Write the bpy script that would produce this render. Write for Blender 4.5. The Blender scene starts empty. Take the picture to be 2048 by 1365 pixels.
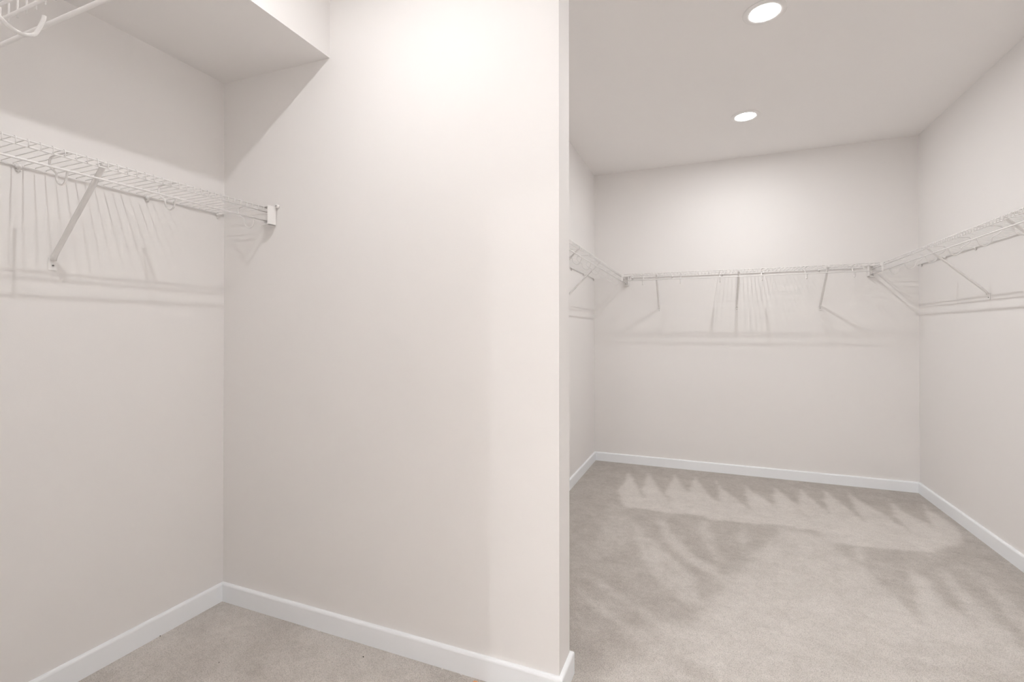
import bpy, bmesh, math, random
import numpy as np
from mathutils import Vector, Matrix
random.seed(4)
C = bpy.context.scene.collection
SC = bpy.context.scene
PI = math.pi

# ------------------------------------------------------------ measurements (metres)
XL, XS, XE = -2.0626, -1.4395, -0.4547      # nook wall, soffit face, free end of the partition
X1, X2 = -0.9924, 1.5152                    # left and right wall of the far bay
YR, YM, YE, YB = 0.115, 1.5379, 1.6663, 4.5533   # rear wall, partition front and back, far wall
H = 2.74
YH, XH = -3.2, -1.7                         # the room behind the doorway

# ------------------------------------------------------------ camera
cam = bpy.data.cameras.new('camera')
cam.sensor_width = 36.0; cam.sensor_fit = 'HORIZONTAL'
cam.lens = 952.54 / 2048 * 36.0
cam.shift_y = -(682.5 - 659.15) / 2048
cam.clip_start = 0.02; cam.clip_end = 60
co = bpy.data.objects.new('camera', cam); C.objects.link(co)
yaw, pitch, roll = 0.38595, 0.0059, -0.00037
fw = Vector((-math.sin(yaw)*math.cos(pitch), math.cos(yaw)*math.cos(pitch), math.sin(pitch)))
rt = Vector((math.cos(yaw), math.sin(yaw), 0)); up = rt.cross(fw)
r2 = rt*math.cos(roll) + up*math.sin(roll); u2 = -rt*math.sin(roll) + up*math.cos(roll)
M = Matrix((r2, u2, -fw)).transposed().to_4x4()
M.translation = Vector((0, 0, 1.2298))
co.matrix_world = M
SC.camera = co

# ------------------------------------------------------------ world, lamps, exposure
w = bpy.data.worlds.new('world'); SC.world = w; w.use_nodes = True
w.node_tree.nodes['Background'].inputs[0].default_value = (.6, .6, .6, 1)
w.node_tree.nodes['Background'].inputs[1].default_value = .3
SC.view_settings.view_transform = 'Standard'
SC.view_settings.look = 'None'
SC.view_settings.gamma = 1.0
SC.view_settings.use_curve_mapping = False
SC.view_settings.exposure = 1.82
SC.cycles.use_adaptive_sampling = False
SC.cycles.max_bounces = 16; SC.cycles.diffuse_bounces = 14; SC.cycles.glossy_bounces = 6
SC.cycles.caustics_reflective = False; SC.cycles.caustics_refractive = False
LAMP_COLOUR = (1.0, .997, .996)
LAMP = {'bay': 2.7, 'nook': 2.25, 'entry': 1.65, 'hall': 11.0, 'fill': 35.0}   # watts of each ceiling light and of the added uplight

# ------------------------------------------------------------ materials
def mat(name, col, rough=.6, spec=.4):
    m = bpy.data.materials.new(name); m.use_nodes = True
    b = m.node_tree.nodes['Principled BSDF']
    b.inputs['Base Color'].default_value = (*col, 1)
    b.inputs['Roughness'].default_value = rough
    b.inputs['Specular IOR Level'].default_value = spec
    return m

def paint(name, col, rough, scale, bump):
    m = mat(name, col, rough, .3); nt = m.node_tree; b = nt.nodes['Principled BSDF']
    tc = nt.nodes.new('ShaderNodeTexCoord'); n = nt.nodes.new('ShaderNodeTexNoise')
    n.inputs['Scale'].default_value = scale; n.inputs['Detail'].default_value = 3
    nt.links.new(tc.outputs['Object'], n.inputs['Vector'])
    bp = nt.nodes.new('ShaderNodeBump'); bp.inputs['Strength'].default_value = bump
    bp.inputs['Distance'].default_value = .001
    nt.links.new(n.outputs['Fac'], bp.inputs['Height'])
    nt.links.new(bp.outputs['Normal'], b.inputs['Normal'])
    mix = nt.nodes.new('ShaderNodeMix'); mix.data_type = 'RGBA'
    n2 = nt.nodes.new('ShaderNodeTexNoise'); n2.inputs['Scale'].default_value = 1.7
    nt.links.new(tc.outputs['Object'], n2.inputs['Vector'])
    mix.inputs['A'].default_value = (*[c*.99 for c in col], 1); mix.inputs['B'].default_value = (*[min(1, c*1.01) for c in col], 1)
    nt.links.new(n2.outputs['Fac'], mix.inputs['Factor'])
    nt.links.new(mix.outputs['Result'], b.inputs['Base Color'])
    return m

WALL = paint('wall_paint', (.80, .786, .777), .75, 260, .12)
CEIL = paint('ceiling_paint', (.86, .847, .840), .9, 180, .10)
TRIM = paint('trim_paint', (.875, .902, .93), .38, 90, .04)
WIRE = paint('white_epoxy_wire', (.80, .79, .782), .32, 400, .02)
PLASTIC = paint('white_plastic', (.84, .828, .818), .4, 300, .02)
STEEL = mat('dark_screw_steel', (.22, .21, .20), .35, .6)
ORANGE = paint('orange_plastic', (.80, .42, .20), .5, 300, .1)
DARK = paint('dark_crumb', (.05, .04, .035), .8, 900, .4)
FLUFF = paint('white_fluff', (.8, .79, .78), .9, 900, .5)
LENS = mat('frosted_lamp_lens', (.9, .9, .88), .5)
LENS.node_tree.nodes['Principled BSDF'].inputs['Emission Color'].default_value = (*LAMP_COLOUR, 1)
LENS.node_tree.nodes['Principled BSDF'].inputs['Emission Strength'].default_value = 5.0
LENS.cycles.emission_sampling = 'NONE'

def carpet():
    m = bpy.data.materials.new('cut_pile_carpet'); m.use_nodes = True
    nt = m.node_tree; b = nt.nodes['Principled BSDF']; N = nt.nodes.new; Lk = nt.links.new
    b.inputs['Roughness'].default_value = 1.0
    b.inputs['Specular IOR Level'].default_value = .1
    b.inputs['Sheen Weight'].default_value = .15
    tc = N('ShaderNodeTexCoord')
    at = N('ShaderNodeAttribute'); at.attribute_name = 'pile'
    def noise(scale, detail, rough=.5):
        n = N('ShaderNodeTexNoise'); n.inputs['Scale'].default_value = scale
        n.inputs['Detail'].default_value = detail; n.inputs['Roughness'].default_value = rough
        Lk(tc.outputs['Object'], n.inputs['Vector']); return n
    def math_(op, a, bb, clamp=False):
        n = N('ShaderNodeMath'); n.operation = op; n.use_clamp = clamp
        for i, v in enumerate((a, bb)):
            if isinstance(v, (int, float)): n.inputs[i].default_value = v
            else: Lk(v, n.inputs[i])
        return n.outputs[0]
    blot = noise(9, 4, .6); patch = noise(34, 3); tuft = noise(230, 3, .7); yarn = noise(430, 2, .7)
    vor = N('ShaderNodeTexVoronoi'); vor.inputs['Scale'].default_value = 300
    Lk(tc.outputs['Object'], vor.inputs['Vector'])
    f = math_('ADD', at.outputs['Fac'], math_('MULTIPLY', math_('SUBTRACT', blot.outputs['Fac'], .5), .55))
    f = math_('ADD', f, math_('MULTIPLY', math_('SUBTRACT', patch.outputs['Fac'], .5), .40))
    f = math_('ADD', f, math_('MULTIPLY', math_('SUBTRACT', tuft.outputs['Fac'], .5), 1.15))
    f = math_('ADD', f, math_('MULTIPLY', math_('SUBTRACT', yarn.outputs['Fac'], .5), .9))
    ramp = N('ShaderNodeValToRGB')
    el = ramp.color_ramp.elements
    el[0].position = 0.0; el[0].color = (.40, .366, .332, 1)
    el[1].position = 1.0; el[1].color = (.83, .793, .755, 1)
    e = el.new(.42); e.color = (.60, .563, .524, 1)
    Lk(f, ramp.inputs['Fac'])
    # the dark gaps between tufts
    gap = math_('SUBTRACT', 1.0, math_('MULTIPLY', math_('GREATER_THAN', vor.outputs['Distance'], .60), .17))
    mul = N('ShaderNodeMix'); mul.data_type = 'RGBA'; mul.blend_type = 'MULTIPLY'; mul.inputs['Factor'].default_value = 1
    Lk(ramp.outputs['Color'], mul.inputs['A']); Lk(gap, mul.inputs['B'])
    Lk(mul.outputs['Result'], b.inputs['Base Color'])
    hgt = math_('ADD', tuft.outputs['Fac'], math_('MULTIPLY', vor.outputs['Distance'], -.8))
    bp = N('ShaderNodeBump'); bp.inputs['Strength'].default_value = .75; bp.inputs['Distance'].default_value = .004
    Lk(hgt, bp.inputs['Height']); Lk(bp.outputs['Normal'], b.inputs['Normal'])
    return m
CARPET = carpet()

# ------------------------------------------------------------ helpers
def obj(name, bm, m, parent=None, smooth=False):
    me = bpy.data.meshes.new(name); bm.normal_update(); bm.to_mesh(me); bm.free()
    me.materials.append(m)
    if smooth:
        for p in me.polygons: p.use_smooth = True
    o = bpy.data.objects.new(name, me); C.objects.link(o)
    if parent: o.parent = parent
    return o
def linked(src, name, parent, loc=(0, 0, 0)):
    o = src.copy(); o.name = name; C.objects.link(o); o.parent = parent; o.location = loc; return o
def thing(name, label, cat, loc=(0, 0, 0), rz=0, group=None):
    o = bpy.data.objects.new(name, None); o.empty_display_size = .05; C.objects.link(o)
    o.location = loc; o.rotation_euler = (0, 0, rz); o['label'] = label; o['category'] = cat
    if group: o['group'] = group
    return o
def tag(o, label, cat, group=None):
    o['label'] = label; o['category'] = cat
    if group: o['group'] = group
    return o
def struct(name, bm, m, label, cat):
    o = obj(name, bm, m); o['kind'] = 'structure'; o['label'] = label; o['category'] = cat; return o
def box(bm, a, b, bev=0, seg=2):
    (x0, y0, z0), (x1, y1, z1) = a, b
    r = bmesh.ops.create_cube(bm, size=1)
    vs = r['verts']
    for v in vs:
        v.co = Vector(((x0+x1)/2 + v.co.x*(x1-x0), (y0+y1)/2 + v.co.y*(y1-y0), (z0+z1)/2 + v.co.z*(z1-z0)))
    if bev:
        es = list({e for v in vs for e in v.link_edges})
        bmesh.ops.bevel(bm, geom=es, offset=bev, segments=seg, affect='EDGES', clamp_overlap=True)
    return bm
def tube(bm, pts, r, n=8, ry=None, up=Vector((1, 0, 0))):
    """sweep a round (or oval: r along `up`, ry across it) section along a polyline"""
    pts = [Vector(p) for p in pts]; rings = []
    ry = ry or r
    for i, p in enumerate(pts):
        a = pts[max(0, i-1)]; b = pts[min(len(pts)-1, i+1)]
        t = (b-a).normalized()
        u = up - t*up.dot(t)
        if u.length < 1e-4: u = Vector((0, 0, 1)) - t*t.z
        u.normalize(); v = t.cross(u)
        rings.append([bm.verts.new(p + u*(r*math.cos(2*PI*k/n)) + v*(ry*math.sin(2*PI*k/n))) for k in range(n)])
    for A, B in zip(rings, rings[1:]):
        for k in range(n):
            bm.faces.new((A[k], A[(k+1) % n], B[(k+1) % n], B[k]))
    bm.faces.new(rings[0][::-1]); bm.faces.new(rings[-1])
    return bm
def lathe(bm, prof, n=48, c=(0, 0, 0)):
    rings = []
    for r, z in prof:
        if r < 1e-6: rings.append([bm.verts.new((c[0], c[1], c[2]+z))])
        else: rings.append([bm.verts.new((c[0]+r*math.cos(2*PI*k/n), c[1]+r*math.sin(2*PI*k/n), c[2]+z)) for k in range(n)])
    for A, B in zip(rings, rings[1:]):
        for k in range(n):
            k2 = (k+1) % n
            if len(A) == 1 and len(B) == 1: continue
            if len(A) == 1: bm.faces.new((A[0], B[k2], B[k]))
            elif len(B) == 1: bm.faces.new((A[k], A[k2], B[0]))
            else: bm.faces.new((A[k], A[k2], B[k2], B[k]))
    bmesh.ops.recalc_face_normals(bm, faces=bm.faces)
    return bm
def catmull(pts, k=5):
    pts = [Vector(p) for p in pts]; P = [pts[0]] + pts + [pts[-1]]; out = []
    for i in range(1, len(P)-2):
        for j in range(k):
            t = j/k
            out.append(.5*((2*P[i]) + (-P[i-1]+P[i+1])*t + (2*P[i-1]-5*P[i]+4*P[i+1]-P[i+2])*t*t + (-P[i-1]+3*P[i]-3*P[i+1]+P[i+2])*t**3))
    out.append(pts[-1]); return out
NB = bmesh.new
PILE_MARKS = [
    (0.42,3,[(-0.644,3.445),(-0.533,3.395),(-0.429,3.084),(-0.381,2.926),(-0.522,2.622),(-0.585,2.625),(-0.634,3.077)]),
    (0.62,14,[(-0.322,1.784),(-0.273,1.837),(-0.207,1.912),(-0.09,2.047),(0.128,2.266),(0.385,2.441),(0.299,1.904),(-0.329,1.649)]),
    (0.70,14,[(0.394,3.272),(0.541,3.425),(0.688,3.368),(0.701,3.196),(0.753,2.866),(0.819,2.747),(0.872,2.68),(0.89,2.529),(0.902,2.429),(0.603,2.182),(0.393,1.935),(-0.053,1.754),(-0.061,2.038),(-0.156,2.034),(-0.224,1.939),(-0.306,1.972),(-0.026,2.254),(0.062,2.535),(0.219,2.874)]),
    (0.62,14,[(0.611,2.289),(1.139,2.46),(1.017,2.198),(0.283,1.9),(0.325,2.173)]),
    (0.80,1,[(-0.634,4.319),(-0.591,4.158),(-0.503,3.876),(-0.421,3.61),(-0.459,3.865),(-0.472,4.348),(-0.405,4.101),(-0.301,3.789),(-0.233,3.611),(-0.289,3.849),(-0.27,4.061),(-0.246,4.332),(-0.175,4.039),(-0.12,3.889),(-0.109,4.096),(-0.089,4.362),(-0.025,4.07),(0.038,3.847),(0.089,3.742),(0.095,3.977),(0.07,4.392),(0.099,4.15),(0.165,3.978),(0.233,3.825),(0.28,3.679),(0.282,3.894),(0.284,4.255),(0.328,4.098),(0.404,3.944),(0.456,3.773),(0.464,4.019),(0.502,4.284),(0.544,4.131),(0.59,3.945),(0.608,3.627),(0.593,3.812),(0.682,4.333),(0.704,4.148),(0.753,3.922),(0.765,3.721),(0.788,4.031),(0.858,4.39),(0.875,4.218),(0.904,4.007),(0.938,3.822),(0.955,3.651),(0.961,3.917),(0.98,4.158),(1.011,4.381),(1.032,4.204),(1.081,4.032),(1.125,3.856),(1.157,3.624),(1.18,3.941),(1.237,4.287),(1.24,4.096),(1.27,3.956),(1.318,3.855),(1.317,3.706),(1.366,3.995),(1.446,4.322),(1.429,4.106),(1.452,3.989),(1.464,3.838),(1.385,3.567),(1.155,3.351),(1.033,3.317),(0.829,3.294),(0.679,3.28),(0.632,3.446),(0.516,3.436),(0.455,3.461),(0.181,3.408),(0.033,3.388),(-0.022,3.448),(-0.22,3.41),(-0.33,3.409),(-0.446,3.43),(-0.515,3.379),(-0.551,3.458),(-0.634,3.765),(-0.62,3.95)]),
    (0.62,3,[(-0.455,3.17),(-0.396,3.097),(-0.32,2.967),(-0.232,2.842),(-0.14,2.694),(-0.048,2.568),(-0.035,2.318),(-0.101,2.301),(-0.164,2.376),(-0.248,2.499),(-0.327,2.701),(-0.404,2.95)]),
    (0.64,3,[(-0.304,3.292),(-0.234,3.201),(-0.177,3.042),(-0.115,2.921),(-0.047,2.786),(0.036,2.7),(0.096,2.591),(0.11,2.446),(0.035,2.614),(-0.073,2.695),(-0.151,2.801),(-0.216,2.959),(-0.271,3.148)]),
    (0.58,3,[(-0.021,3.386),(0.012,3.3),(0.037,3.129),(0.058,2.96),(0.071,2.78),(0.027,2.845),(-0.013,3.042),(-0.052,3.163)]),
    (0.52,3,[(0.196,3.337),(0.233,3.315),(0.239,3.144),(0.21,2.919),(0.188,3.091),(0.169,3.182)]),
    (0.62,3,[(0.417,3.408),(0.492,3.457),(0.478,3.241),(0.478,3.027),(0.393,2.993),(0.394,3.174)]),
    (0.66,3,[(0.787,3.277),(0.819,3.275),(0.798,3.094),(0.799,2.885),(0.697,2.844),(0.718,3.009)]),
    (0.68,3,[(0.652,3.368),(0.673,3.278),(0.646,3.074),(0.625,2.814),(0.537,2.779),(0.582,3.09)]),
    (0.74,3,[(0.996,3.182),(0.981,3.047),(1.017,2.978),(1.006,2.801),(1.015,2.717),(1.038,2.62),(1.043,2.509),(1.031,2.417),(0.898,2.405),(0.847,2.46),(0.845,2.567),(0.899,2.768),(0.931,2.92)]),
    (0.68,3,[(1.141,3.162),(1.135,3.037),(1.14,2.917),(1.145,2.808),(1.153,2.719),(1.144,2.581),(1.147,2.443),(1.105,2.353),(1.039,2.42),(1.043,2.524),(1.046,2.64),(1.06,2.773),(1.085,2.949)]),
    (0.64,3,[(1.298,3.139),(1.285,3.008),(1.288,2.905),(1.292,2.748),(1.193,2.54),(1.192,2.649),(1.219,2.8),(1.249,2.961)]),
    (0.62,3,[(-0.642,2.452),(-0.592,2.421),(-0.493,2.365),(-0.399,2.271),(-0.329,2.218),(-0.243,2.159),(-0.145,2.088),(-0.179,2.074),(-0.27,2.148),(-0.371,2.231),(-0.454,2.28),(-0.537,2.359)]),
    (0.62,3,[(-0.612,2.271),(-0.536,2.215),(-0.437,2.145),(-0.356,2.078),(-0.262,2.009),(-0.185,1.949),(-0.237,1.95),(-0.315,2.003),(-0.386,2.058),(-0.462,2.117),(-0.537,2.174)]),
    (0.56,3,[(-0.723,3.196),(-0.713,3.2),(-0.47,2.865),(-0.372,2.719),(-0.381,2.715),(-0.48,2.844)]),
    (0.58,3,[(-0.686,2.752),(-0.642,2.707),(-0.579,2.627),(-0.519,2.609),(-0.517,2.568),(-0.572,2.567),(-0.629,2.651)]),
    (0.30,3,[(-0.362,2.605),(-0.274,2.538),(-0.133,2.278),(-0.074,2.219),(-0.14,2.157),(-0.244,2.253),(-0.358,2.341),(-0.418,2.479)]),
    (0.30,3,[(-0.053,2.543),(0.034,2.556),(0.104,2.539),(0.037,2.417),(-0.016,2.345),(-0.041,2.406)]),
    (0.44,3,[(-0.206,1.899),(-0.149,1.915),(-0.084,1.907),(-0.044,1.884),(0.032,1.878),(-0.043,1.811),(-0.122,1.866)]),
    (0.32,3,[(0.752,3.07),(0.969,3.158),(0.916,2.858),(0.876,2.708),(0.851,2.494),(0.836,2.564),(0.834,2.653),(0.814,2.754),(0.784,2.895)]),
    (0.48,3,[(0.605,2.163),(0.838,2.244),(1.092,2.361),(1.035,2.205),(0.845,2.18),(0.706,2.148)])]

# ------------------------------------------------------------ the shell
T = .12
struct('wall_left', box(NB(), (XL-T, YR-.115, -.1), (XL, YE, H)), WALL, 'greige painted wall at the left behind the short wire shelf', 'wall')
struct('wall_middle', box(NB(), (XL, YM, -.1), (XE, YE, H)), WALL, 'greige partition wall filling the middle, ending in a free edge', 'wall')
struct('wall_inner_left', box(NB(), (X1-T, YE, -.1), (X1, YB, H)), WALL, 'narrow visible greige wall left of the far bay, beyond the partition edge', 'wall')
struct('wall_back', box(NB(), (X1-T, YB, -.1), (X2+T, YB+T, H)), WALL, 'greige far wall of the bay, facing the viewer', 'wall')
struct('wall_right', box(NB(), (X2, YH, -.1), (X2+T, YB, H)), WALL, 'greige wall at the right edge carrying the receding wire shelf', 'wall')
bm = NB()
DX0, DX1, DZ = -.50, .62, 2.06              # the doorway the view is taken from
box(bm, (XL, YR-.115, -.1), (DX0, YR, H)); box(bm, (DX1, YR-.115, -.1), (X2, YR, H)); box(bm, (DX0, YR-.115, DZ), (DX1, YR, H))
struct('wall_rear', bm, WALL, 'greige near wall with the doorway the view looks through, mostly out of frame', 'wall')
bm = NB()
box(bm, (XH-T, YH-T, -.1), (XH, YR-.115, H)); box(bm, (XH, YH-T, -.1), (X2+T, YH, H))
struct('wall_hall', bm, WALL, 'greige walls of the room behind the doorway, out of frame', 'wall')
# the soffit is a hair out of level, as built
bm = NB(); box(bm, (XL, YR, 2.3668), (XS, YM, H))
for v in bm.verts:
    if v.co.z < 2.5 and v.co.x < -1.8: v.co.z = 2.3838
struct('wall_soffit', bm, WALL, 'greige boxed soffit hanging above the short wire shelf at the left', 'soffit')
struct('ceiling', box(NB(), (XL-T, YH-T, H), (X2+T, YB+T, H+.1)), CEIL, 'flat greige ceiling with two round recessed lights over the far bay', 'ceiling')

# floor: one carpet, with the pile brushed lighter or darker by the vacuum cleaner
def floor():
    step = .015
    xs = np.arange(XL, X2+step, step); ys = np.arange(-.2, YB+step, step)
    gx, gy = np.meshgrid(xs, ys, indexing='ij')
    rng = np.random.default_rng(3)
    def vnoise(sc, seed):
        r = np.random.default_rng(seed); g = r.random((64, 80))
        u, v = (gx+3)*sc, (gy+1)*sc; iu, iv = u.astype(int), v.astype(int); fu, fv = u-iu, v-iv
        fu = fu*fu*(3-2*fu); fv = fv*fv*(3-2*fv); q = lambda a, b: g[a % 64, b % 80]
        return (q(iu, iv)*(1-fu)+q(iu+1, iv)*fu)*(1-fv)+(q(iu, iv+1)*(1-fu)+q(iu+1, iv+1)*fu)*fv - .5
    px = gx + .014*vnoise(18, 1); py = gy + .014*vnoise(18, 2)
    val = np.full(gx.shape, .30)
    nook = (gy < YM) & (gx < XE)
    def blur(a, n):
        for _ in range(n):
            b = a.copy(); b[1:-1, 1:-1] = (a[1:-1, 1:-1]*2 + a[:-2, 1:-1] + a[2:, 1:-1] + a[1:-1, :-2] + a[1:-1, 2:])/6; a = b
        return a
    for v, nb, poly in PILE_MARKS:
        v = .30 + (v-.27)*(.85 if nb == 1 else .80)
        ins = np.zeros(gx.shape, bool); n = len(poly)
        for i in range(n):
            (x0, y0), (x1, y1) = poly[i], poly[(i+1) % n]
            if y0 == y1: continue
            c = ((y0 > py) != (y1 > py)) & (px < (x1-x0)*(py-y0)/(y1-y0)+x0)
            ins ^= c
        a = blur(ins.astype(float), 2 if nb == 3 else nb)
        val = val*(1-a) + v*a
    val = val + .10*vnoise(6, 5) + .05*vnoise(15, 6)
    # the nook: brushed along the partition, a little darker towards its inner corner
    stripe = .5+.5*np.sin((gx*.45+gy*1.0)*23 + 3*vnoise(3, 7))
    nk = .30 + .16*stripe*vnoise(4, 8)*2 + .30*vnoise(5, 9)
    val = np.where(nook, nk+.18+.12*np.clip((1.42-gy)/.25, 0, 1), val); val = blur(val, 1)
    nx, ny = gx.shape
    co_ = np.stack([gx.ravel(), gy.ravel(), np.zeros(gx.size)], 1)
    i, j = np.meshgrid(np.arange(nx-1), np.arange(ny-1), indexing='ij')
    a = (i*ny+j).ravel(); f = np.stack([a, a+ny, a+ny+1, a+1], 1)
    me = bpy.data.meshes.new('floor')
    me.vertices.add(len(co_)); me.vertices.foreach_set('co', co_.ravel())
    me.loops.add(f.size); me.loops.foreach_set('vertex_index', f.ravel().astype(np.int32))
    me.polygons.add(len(f)); me.polygons.foreach_set('loop_start', np.arange(0, f.size, 4, dtype=np.int32))
    at = me.attributes.new('pile', 'FLOAT', 'POINT'); at.data.foreach_set('value', val.ravel().astype(np.float32))
    me.update(); me.validate(); me.materials.append(CARPET)
    o = bpy.data.objects.new('floor', me); C.objects.link(o)
    o['kind'] = 'structure'; o['label'] = 'beige cut pile carpet with pale vacuum cleaner marks'; o['category'] = 'carpet'
floor()
struct('floor_hall', box(NB(), (XH, YH, -.1), (X2, -.2, 0)), CARPET, 'beige carpet of the room behind the doorway, out of frame', 'carpet')

# baseboards: flat board, eased top edge, mitred into the corners
BH, BT = .0815, .0145
def baseboard(name, pts, label):
    """pts: run along the wall faces, the room on the left of the direction of travel"""
    n = len(pts); V = [Vector(p) for p in pts]
    nor = []
    for i in range(n-1):
        d = (V[i+1]-V[i]).normalized(); nor.append(Vector((-d.y, d.x)))
    off = []
    for i in range(n):
        if i == 0: off.append(nor[0])
        elif i == n-1: off.append(nor[-1])
        else:
            b = nor[i-1]+nor[i]; off.append(b/ (1+nor[i-1].dot(nor[i])))
    prof = [(0, 0), (BT, 0), (BT, BH-.0085), (BT-.0012, BH-.0045), (BT-.0042, BH-.0012), (BT-.0085, BH), (0, BH)]
    bm = NB(); rings = [[bm.verts.new((V[i].x+off[i].x*a, V[i].y+off[i].y*a, z)) for a, z in prof] for i in range(n)]
    for A, B in zip(rings, rings[1:]):
        for k in range(len(prof)):
            k2 = (k+1) % len(prof); bm.faces.new((A[k], B[k], B[k2], A[k2]))
    bm.faces.new(rings[0]); bm.faces.new(rings[-1][::-1])
    bmesh.ops.recalc_face_normals(bm, faces=bm.faces)
    return struct(name, bm, TRIM, label, 'baseboard')
g = .0
baseboard('baseboard_left', [(XL, YM-.004), (XL, YR)], 'white baseboard along the left wall of the nook')
baseboard('baseboard_middle', [(X1, YE), (XE, YE), (XE, YM), (XL, YM)], 'white baseboard along the partition, wrapping round its free end')
baseboard('baseboard_inner_left', [(X1, YB), (X1, YE+BT)], 'short white baseboard left of the far bay')
baseboard('baseboard_back', [(X2, YB), (X1, YB)], 'white baseboard along the far wall')
baseboard('baseboard_right', [(X2, YR), (X2, YB)], 'white baseboard along the right wall')
baseboard('baseboard_rear', [(XL, YR), (DX0, YR)], 'white baseboard along the near wall, out of frame')

# ------------------------------------------------------------ recessed ceiling lights
RING = None
def downlight(x, y, key, label, group=None):
    t = thing('recessed_light', label, 'ceiling light', (x, y, H), 0, group)
    bm = lathe(NB(), [(.0945, -.0003), (.0945, -.0022), (.0925, -.0040), (.0760, -.0062), (.0680, -.0058), (.0655, -.0038), (.0655, -.0003)])
    obj('trim_ring', bm, PLASTIC, t, True)
    pr = [(r, -.0040-.0090*(1-(r/.0650)**2)) for r in (.0650, .062, .056, .045, .035, .025, .016, 0)]
    obj('lens', lathe(NB(), pr), LENS, t, True)
    ld = bpy.data.lights.new('lamp', 'AREA'); ld.shape = 'DISK'; ld.size = .036
    ld.energy = LAMP[key]; ld.color = LAMP_COLOUR
    lo = bpy.data.objects.new('lamp', ld); C.objects.link(lo); lo.parent = t; lo.location = (0, 0, -.0140)
    return t
downlight(.262, 3.69, 'bay', 'lit round recessed ceiling light farther away, nearest the far wall')
downlight(.262, 2.52, 'bay', 'lit round recessed ceiling light nearer the viewer, cut by the top edge')
downlight(-.93, .83, 'nook', 'lit round recessed ceiling light over the left nook, above the frame')
downlight(.262, .83, 'entry', 'lit round recessed ceiling light just inside the doorway, above the frame')
downlight(-.05, -2.9, 'hall', 'lit round recessed ceiling light in the room behind the doorway')

# added unseen uplight, shaped as a floor lamp: soft fill through the doorway
t = thing('fill_uplight', 'added fill uplight in the shape of a tall floor lamp, behind the doorway, out of frame', 'lamp', (-1.25, -1.6, 0))
obj('base', lathe(NB(), [(0, 0), (.14, 0), (.14, .012), (.12, .022), (.02, .03), (0, .03)], 32), PLASTIC, t, True)
obj('pole', tube(NB(), [(0, 0, .02), (0, 0, .9), (0, 0, 1.72)], .012, 12), PLASTIC, t, True)
obj('shade', lathe(NB(), [(0, 1.715), (.05, 1.72), (.14, 1.78), (.19, 1.86), (.186, 1.86), (.135, 1.785), (.05, 1.728), (0, 1.724)], 32), PLASTIC, t, True)
ld = bpy.data.lights.new('lamp', 'AREA'); ld.shape = 'DISK'; ld.size = .2; ld.energy = LAMP['fill']; ld.color = LAMP_COLOUR
lo = bpy.data.objects.new('lamp', ld); C.objects.link(lo); lo.parent = t; lo.location = (0, 0, 1.80); lo.rotation_euler = (PI, 0, 0)

# ------------------------------------------------------------ wire shelves
PITCH, DF = .0275, .300       # deck wire spacing, front edge from the wall
def deck_wire_mesh(tip):
    bm = NB()
    pts = [(0, .004, -.0034), (0, .012, -.0004), (0, .02, 0), (0, DF-.004, 0), (0, DF-.0008, -.0012), (0, DF+.0012, -.004), (0, DF+.0012, tip)]
    return tube(bm, pts, .00145, 8)
HOOK = [(.0, -.004), (.035, -.0035), (.066, -.0035), (.088, -.005), (.099, -.0115), (.1005, -.028), (.089, -.0425), (.074, -.0515),
        (.064, -.061), (.0625, -.0715), (.0575, -.084), (.0465, -.0935), (.032, -.0985), (.0175, -.092), (.0105, -.078), (.0055, -.062), (.0045, -.0555)]
PROTO = {}
def part(key, make, m, name, parent, loc, smooth=True):
    if key not in PROTO:
        o = obj(name, make(), m, parent, smooth); o.location = loc; PROTO[key] = o; return o
    return linked(PROTO[key], name, parent, loc)
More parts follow.
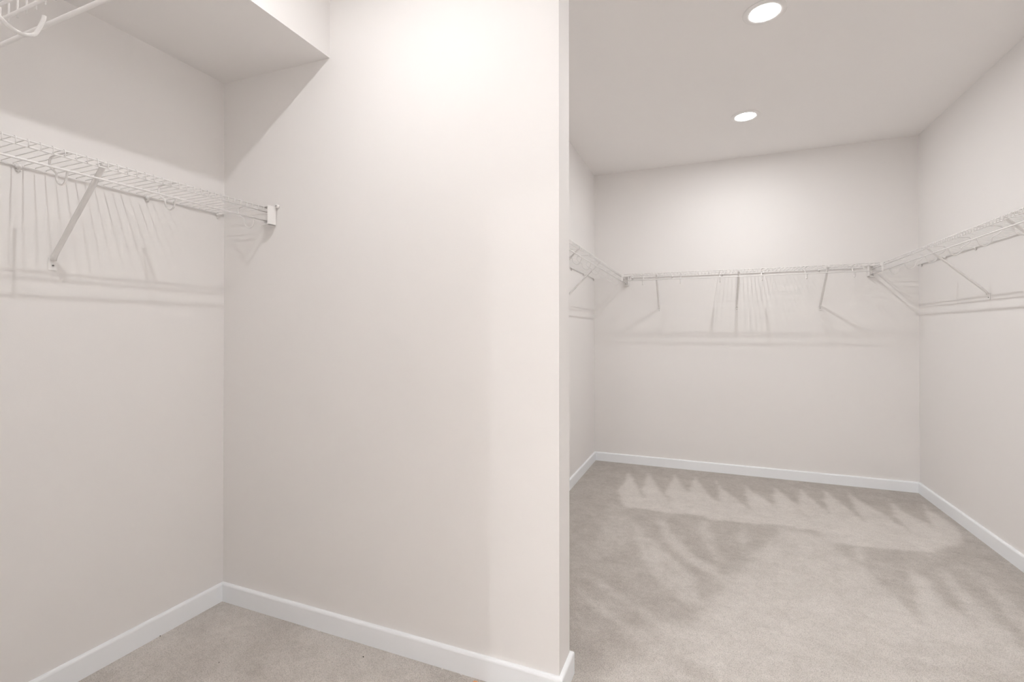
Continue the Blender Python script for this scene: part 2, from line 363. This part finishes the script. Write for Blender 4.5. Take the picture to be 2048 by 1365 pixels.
def shelf(label, origin, rz, length, z1, hooks, braces, clips, ends, lip=.0215, tip=None, s_first=.012, joins=(), hang=.061):
    """local x runs along the wall, y out of it, z = 0 at the deck; positions along x in metres"""
    t = thing('wire_shelf', label, 'shelf', (origin[0], origin[1], z1), rz, 'white ventilated wire shelves with hanging rail')
    tip = -lip-.0015 if tip is None else tip
    def rail(name, y, z, r, a=0.0, b=None):
        b = length if b is None else b
        obj(name, tube(NB(), [(a, y, z), (b, y, z)], r, 10, up=Vector((0, 0, 1))), WIRE, t, True)
    rail('front_rail', DF-.0030, -.0040, .0025)
    rail('lip_rail', DF-.0030, -lip, .0025)
    rail('hang_rail', DF, -hang, .0034)
    rail('back_rail', .0075, -.0045, .0031, s_first-.006, length-s_first+.006)
    n = int((length-2*s_first)/PITCH)
    for k in range(n+1):
        part(('wire', tip), lambda: deck_wire_mesh(tip), WIRE, 'deck_wire', t, (s_first+k*PITCH, 0, 0))
    for s in hooks:
        part('hook', lambda: tube(NB(), catmull([(0, DF-.004-o, z) for o, z in HOOK]), .0034, 8, .0028), WIRE, 'rail_hook', t, (s, 0, .061-hang))
    for s in braces:
        first = 'brace' not in PROTO
        def mk():
            bm = NB(); zt, zb = -.012, -.285
            tube(bm, [(0, DF-.008, zt+.004), (0, DF-.014, zt-.002), (0, .022, zb+.01), (0, .012, zb-.003), (0, .007, zb-.014)], .0088, 12, .0062)
            return bm
        b = part('brace', mk, WIRE, 'support_brace', t, (s, 0, 0))
        part('clip', lambda: box(box(NB(), (-.0095, DF-.014, -.016), (.0095, DF-.0005, -.0085), .002), (-.006, DF-.0065, -.0090), (.006, DF+.0005, -.0005), .0015), WIRE, 'rail_clip', b, (0, 0, 0), False)
        p_ = part('plate', lambda: box(NB(), (-.0125, .0003, -.333), (.0125, .0036, -.290), .0016, 3), WIRE, 'foot_plate', b, (0, 0, 0), False)
        part('screw', lambda: tube(NB(), [(0, .0030, -.316), (0, .0052, -.316), (0, .0062, -.316)], .0028, 12, up=Vector((0, 0, 1))), STEEL, 'screw', b, (0, 0, 0))
    for s in clips:
        c = part('wallclip', lambda: box(box(NB(), (-.0085, .0003, -.0165), (.0085, .0150, .0010), .0040, 3), (-.0060, .0006, -.0255), (.0060, .0100, -.014), .0040, 3), PLASTIC, 'wall_clip', t, (s, 0, 0), True)
        part('pin', lambda: lathe(NB(), [(0, .0), (.0028, -.0008), (.0032, -.003), (.0, -.003)], 10, (0, .0147, -.006)), PLASTIC, 'pin', c, (0, 0, 0))
    for s, sgn in ends:           # plastic end bracket that pockets the rail ends on the side wall
        def mk(sg=sgn):
            bm = NB(); a = lambda u: u*sg
            def bb(x0, x1, y0, y1, z0, z1, bev):
                x0, x1 = sorted((a(x0), a(x1))); box(bm, (x0, y0, z0), (x1, y1, z1), bev)
            bb(.0004, .0035, DF-.016, DF+.028, -.081, .002, .001)      # back plate on the wall
            bb(.0004, .042, DF+.0225, DF+.0275, -.081, .002, .0016)    # outer cheek
            bb(.0004, .042, DF-.0120, DF+.0275, -.0815, -.0760, .0016) # floor of the pocket
            bb(.0004, .036, DF-.0090, DF+.0275, -.0005, .0030, .0012)   # roof
            bb(.0004, .030, DF-.0120, DF-.0085, -.0815, -.034, .001)
            return bm
        e = part(('end', sgn), mk, PLASTIC, 'end_bracket', t, (s, 0, 0), False)
        part(('endpin', sgn), lambda: tube(NB(), [(.0003*sgn, DF+.041, .004), (.004*sgn, DF+.041, .004), (.008*sgn, DF+.041, .004), (.0125*sgn, DF+.041, .004)], .0078, 14, up=Vector((0, 0, 1))), PLASTIC, 'anchor_pin', e, (0, 0, 0))
        part(('endscrew', sgn), lambda: tube(NB(), [(.0118*sgn, DF+.041, .004), (.0134*sgn, DF+.041, .004)], .0025, 10, up=Vector((0, 0, 1))), STEEL, 'screw', e, (0, 0, 0))
    for s, sgn in joins:          # corner connector where this shelf meets the front of a side shelf
        def mkj(sg=sgn):
            bm = NB()
            x0, x1 = sorted((0, .018*sg)); box(bm, (x0, DF-.006, -.026), (x1, DF+.005, .001), .003)
            x0, x1 = sorted((0, .010*sg)); box(bm, (x0, DF-.006, -.066), (x1, DF+.006, -.026), .002)
            return bm
        part(('join', sgn), mkj, PLASTIC, 'corner_connector', t, (s, 0, 0), False)
    return t

# left nook: local x = -Y from the partition
L_ = YM-.002-.43
sy = lambda y: YM-.002-y
shelf('short white wire shelf at upper left, on the wall under the soffit', (XL, YM-.002), -PI/2, YM-.002-YR-.01, 1.7735,
      [sy(v) for v in (1.457, 1.134, .819, .505)], [sy(.913), sy(.40)], [sy(v) for v in (1.503, 1.207, .823, .50)], [(.0, 1)])
# near wall: local x = +X
sx = lambda x: x-(-1.745)
shelf('nearest white wire shelf, only its end showing in the top left corner', (-1.745, YR), 0, 1.215, 1.7815,
      [sx(-.944), sx(-1.27), sx(-.645)], [sx(-1.45)], [sx(v) for v in (-1.5, -1.1, -.7)], [], lip=.030, tip=-.0345, hang=.069)
# far bay, left wall
sb = lambda y: YB-.002-y
shelf('white wire shelf left of the far bay, half hidden by the partition', (X1, YB-.002), -PI/2, 2.80, 1.7445,
      [sb(v) for v in (2.56, 2.86, 3.12, 3.40, 3.68, 3.97, 4.24)], [sb(2.22), sb(2.80), sb(3.41)], [sb(v) for v in (2.9, 3.3, 3.7, 4.1, 4.50)], [(0, 1)])
# far bay, right wall: local x = +Y
y0 = 1.72
sr = lambda y: y-y0
shelf('long white wire shelf receding along the right wall', (X2, y0), PI/2, YB-.002-y0, 1.7455,
      [sr(v) for v in (2.11, 2.41, 2.705, 3.00, 3.295, 3.585, 3.90, 4.19)], [sr(2.05), sr(2.765), sr(3.575)], [sr(v) for v in (2.2, 2.7, 3.24, 3.71, 4.10, 4.49)], [(YB-.002-y0, -1)])
# far wall between the two: local x = -X
xr = X2-DF-.006
sk = lambda x: xr-x
shelf('white wire shelf across the far wall, joined to a shelf at each end', (xr, YB), PI, xr-(X1+DF+.006), 1.7415,
      [sk(v) for v in (-.508, -.196, .1115, .4235, .730, 1.042)], [sk(-.393), sk(.251), sk(.868)], [sk(v) for v in (-.63, -.28, .139, .454, .858, 1.09)], [],
      s_first=.056, joins=[(0.001, 1), (xr-(X1+DF+.006)-.001, -1)])

# ------------------------------------------------------------ scraps on the carpet
def lump(name, label, cat, m, loc, size, seed, group=None):
    bm = NB(); bmesh.ops.create_icosphere(bm, subdivisions=2, radius=1)
    r = random.Random(seed)
    for v in bm.verts:
        v.co = Vector((v.co.x*size[0], v.co.y*size[1], v.co.z*size[2]))*(1+r.uniform(-.18, .18))
    o = obj(name, bm, m, None, True); o.location = loc; tag(o, label, cat, group); return o
lump('plastic_scrap', 'small orange scrap on the carpet against the partition baseboard, at the bottom edge', 'scrap', ORANGE, (-.7465, 1.499, .0045), (.013, .006, .0055), 1)
lump('crumb', 'tiny dark crumb on the carpet before the partition baseboard', 'crumb', DARK, (-1.2017, 1.4627, .002), (.0026, .002, .0017), 2)
lump('crumb', 'tiny dark crumb at the foot of the left nook baseboard', 'crumb', DARK, (-2.043, 1.2534, .0025), (.002, .002, .0017), 3)
lump('crumb', 'tiny dark crumb in the open carpet of the nook', 'crumb', DARK, (-1.6788, 1.2369, .0018), (.0018, .0017, .0013), 4)
for k, (x, lab) in enumerate([(-1.4711, 'white fluff by the partition baseboard, farthest left of three bits'), (-.8909, 'white fluff by the partition baseboard, middle of three bits'), (-.8131, 'white fluff by the partition baseboard, right of three, beside orange scrap')]):
    lump('fluff', lab, 'fluff', FLUFF, (x, 1.517, .004), (.0042, .0032, .003), 10+k, 'bits of white fluff along the partition baseboard')
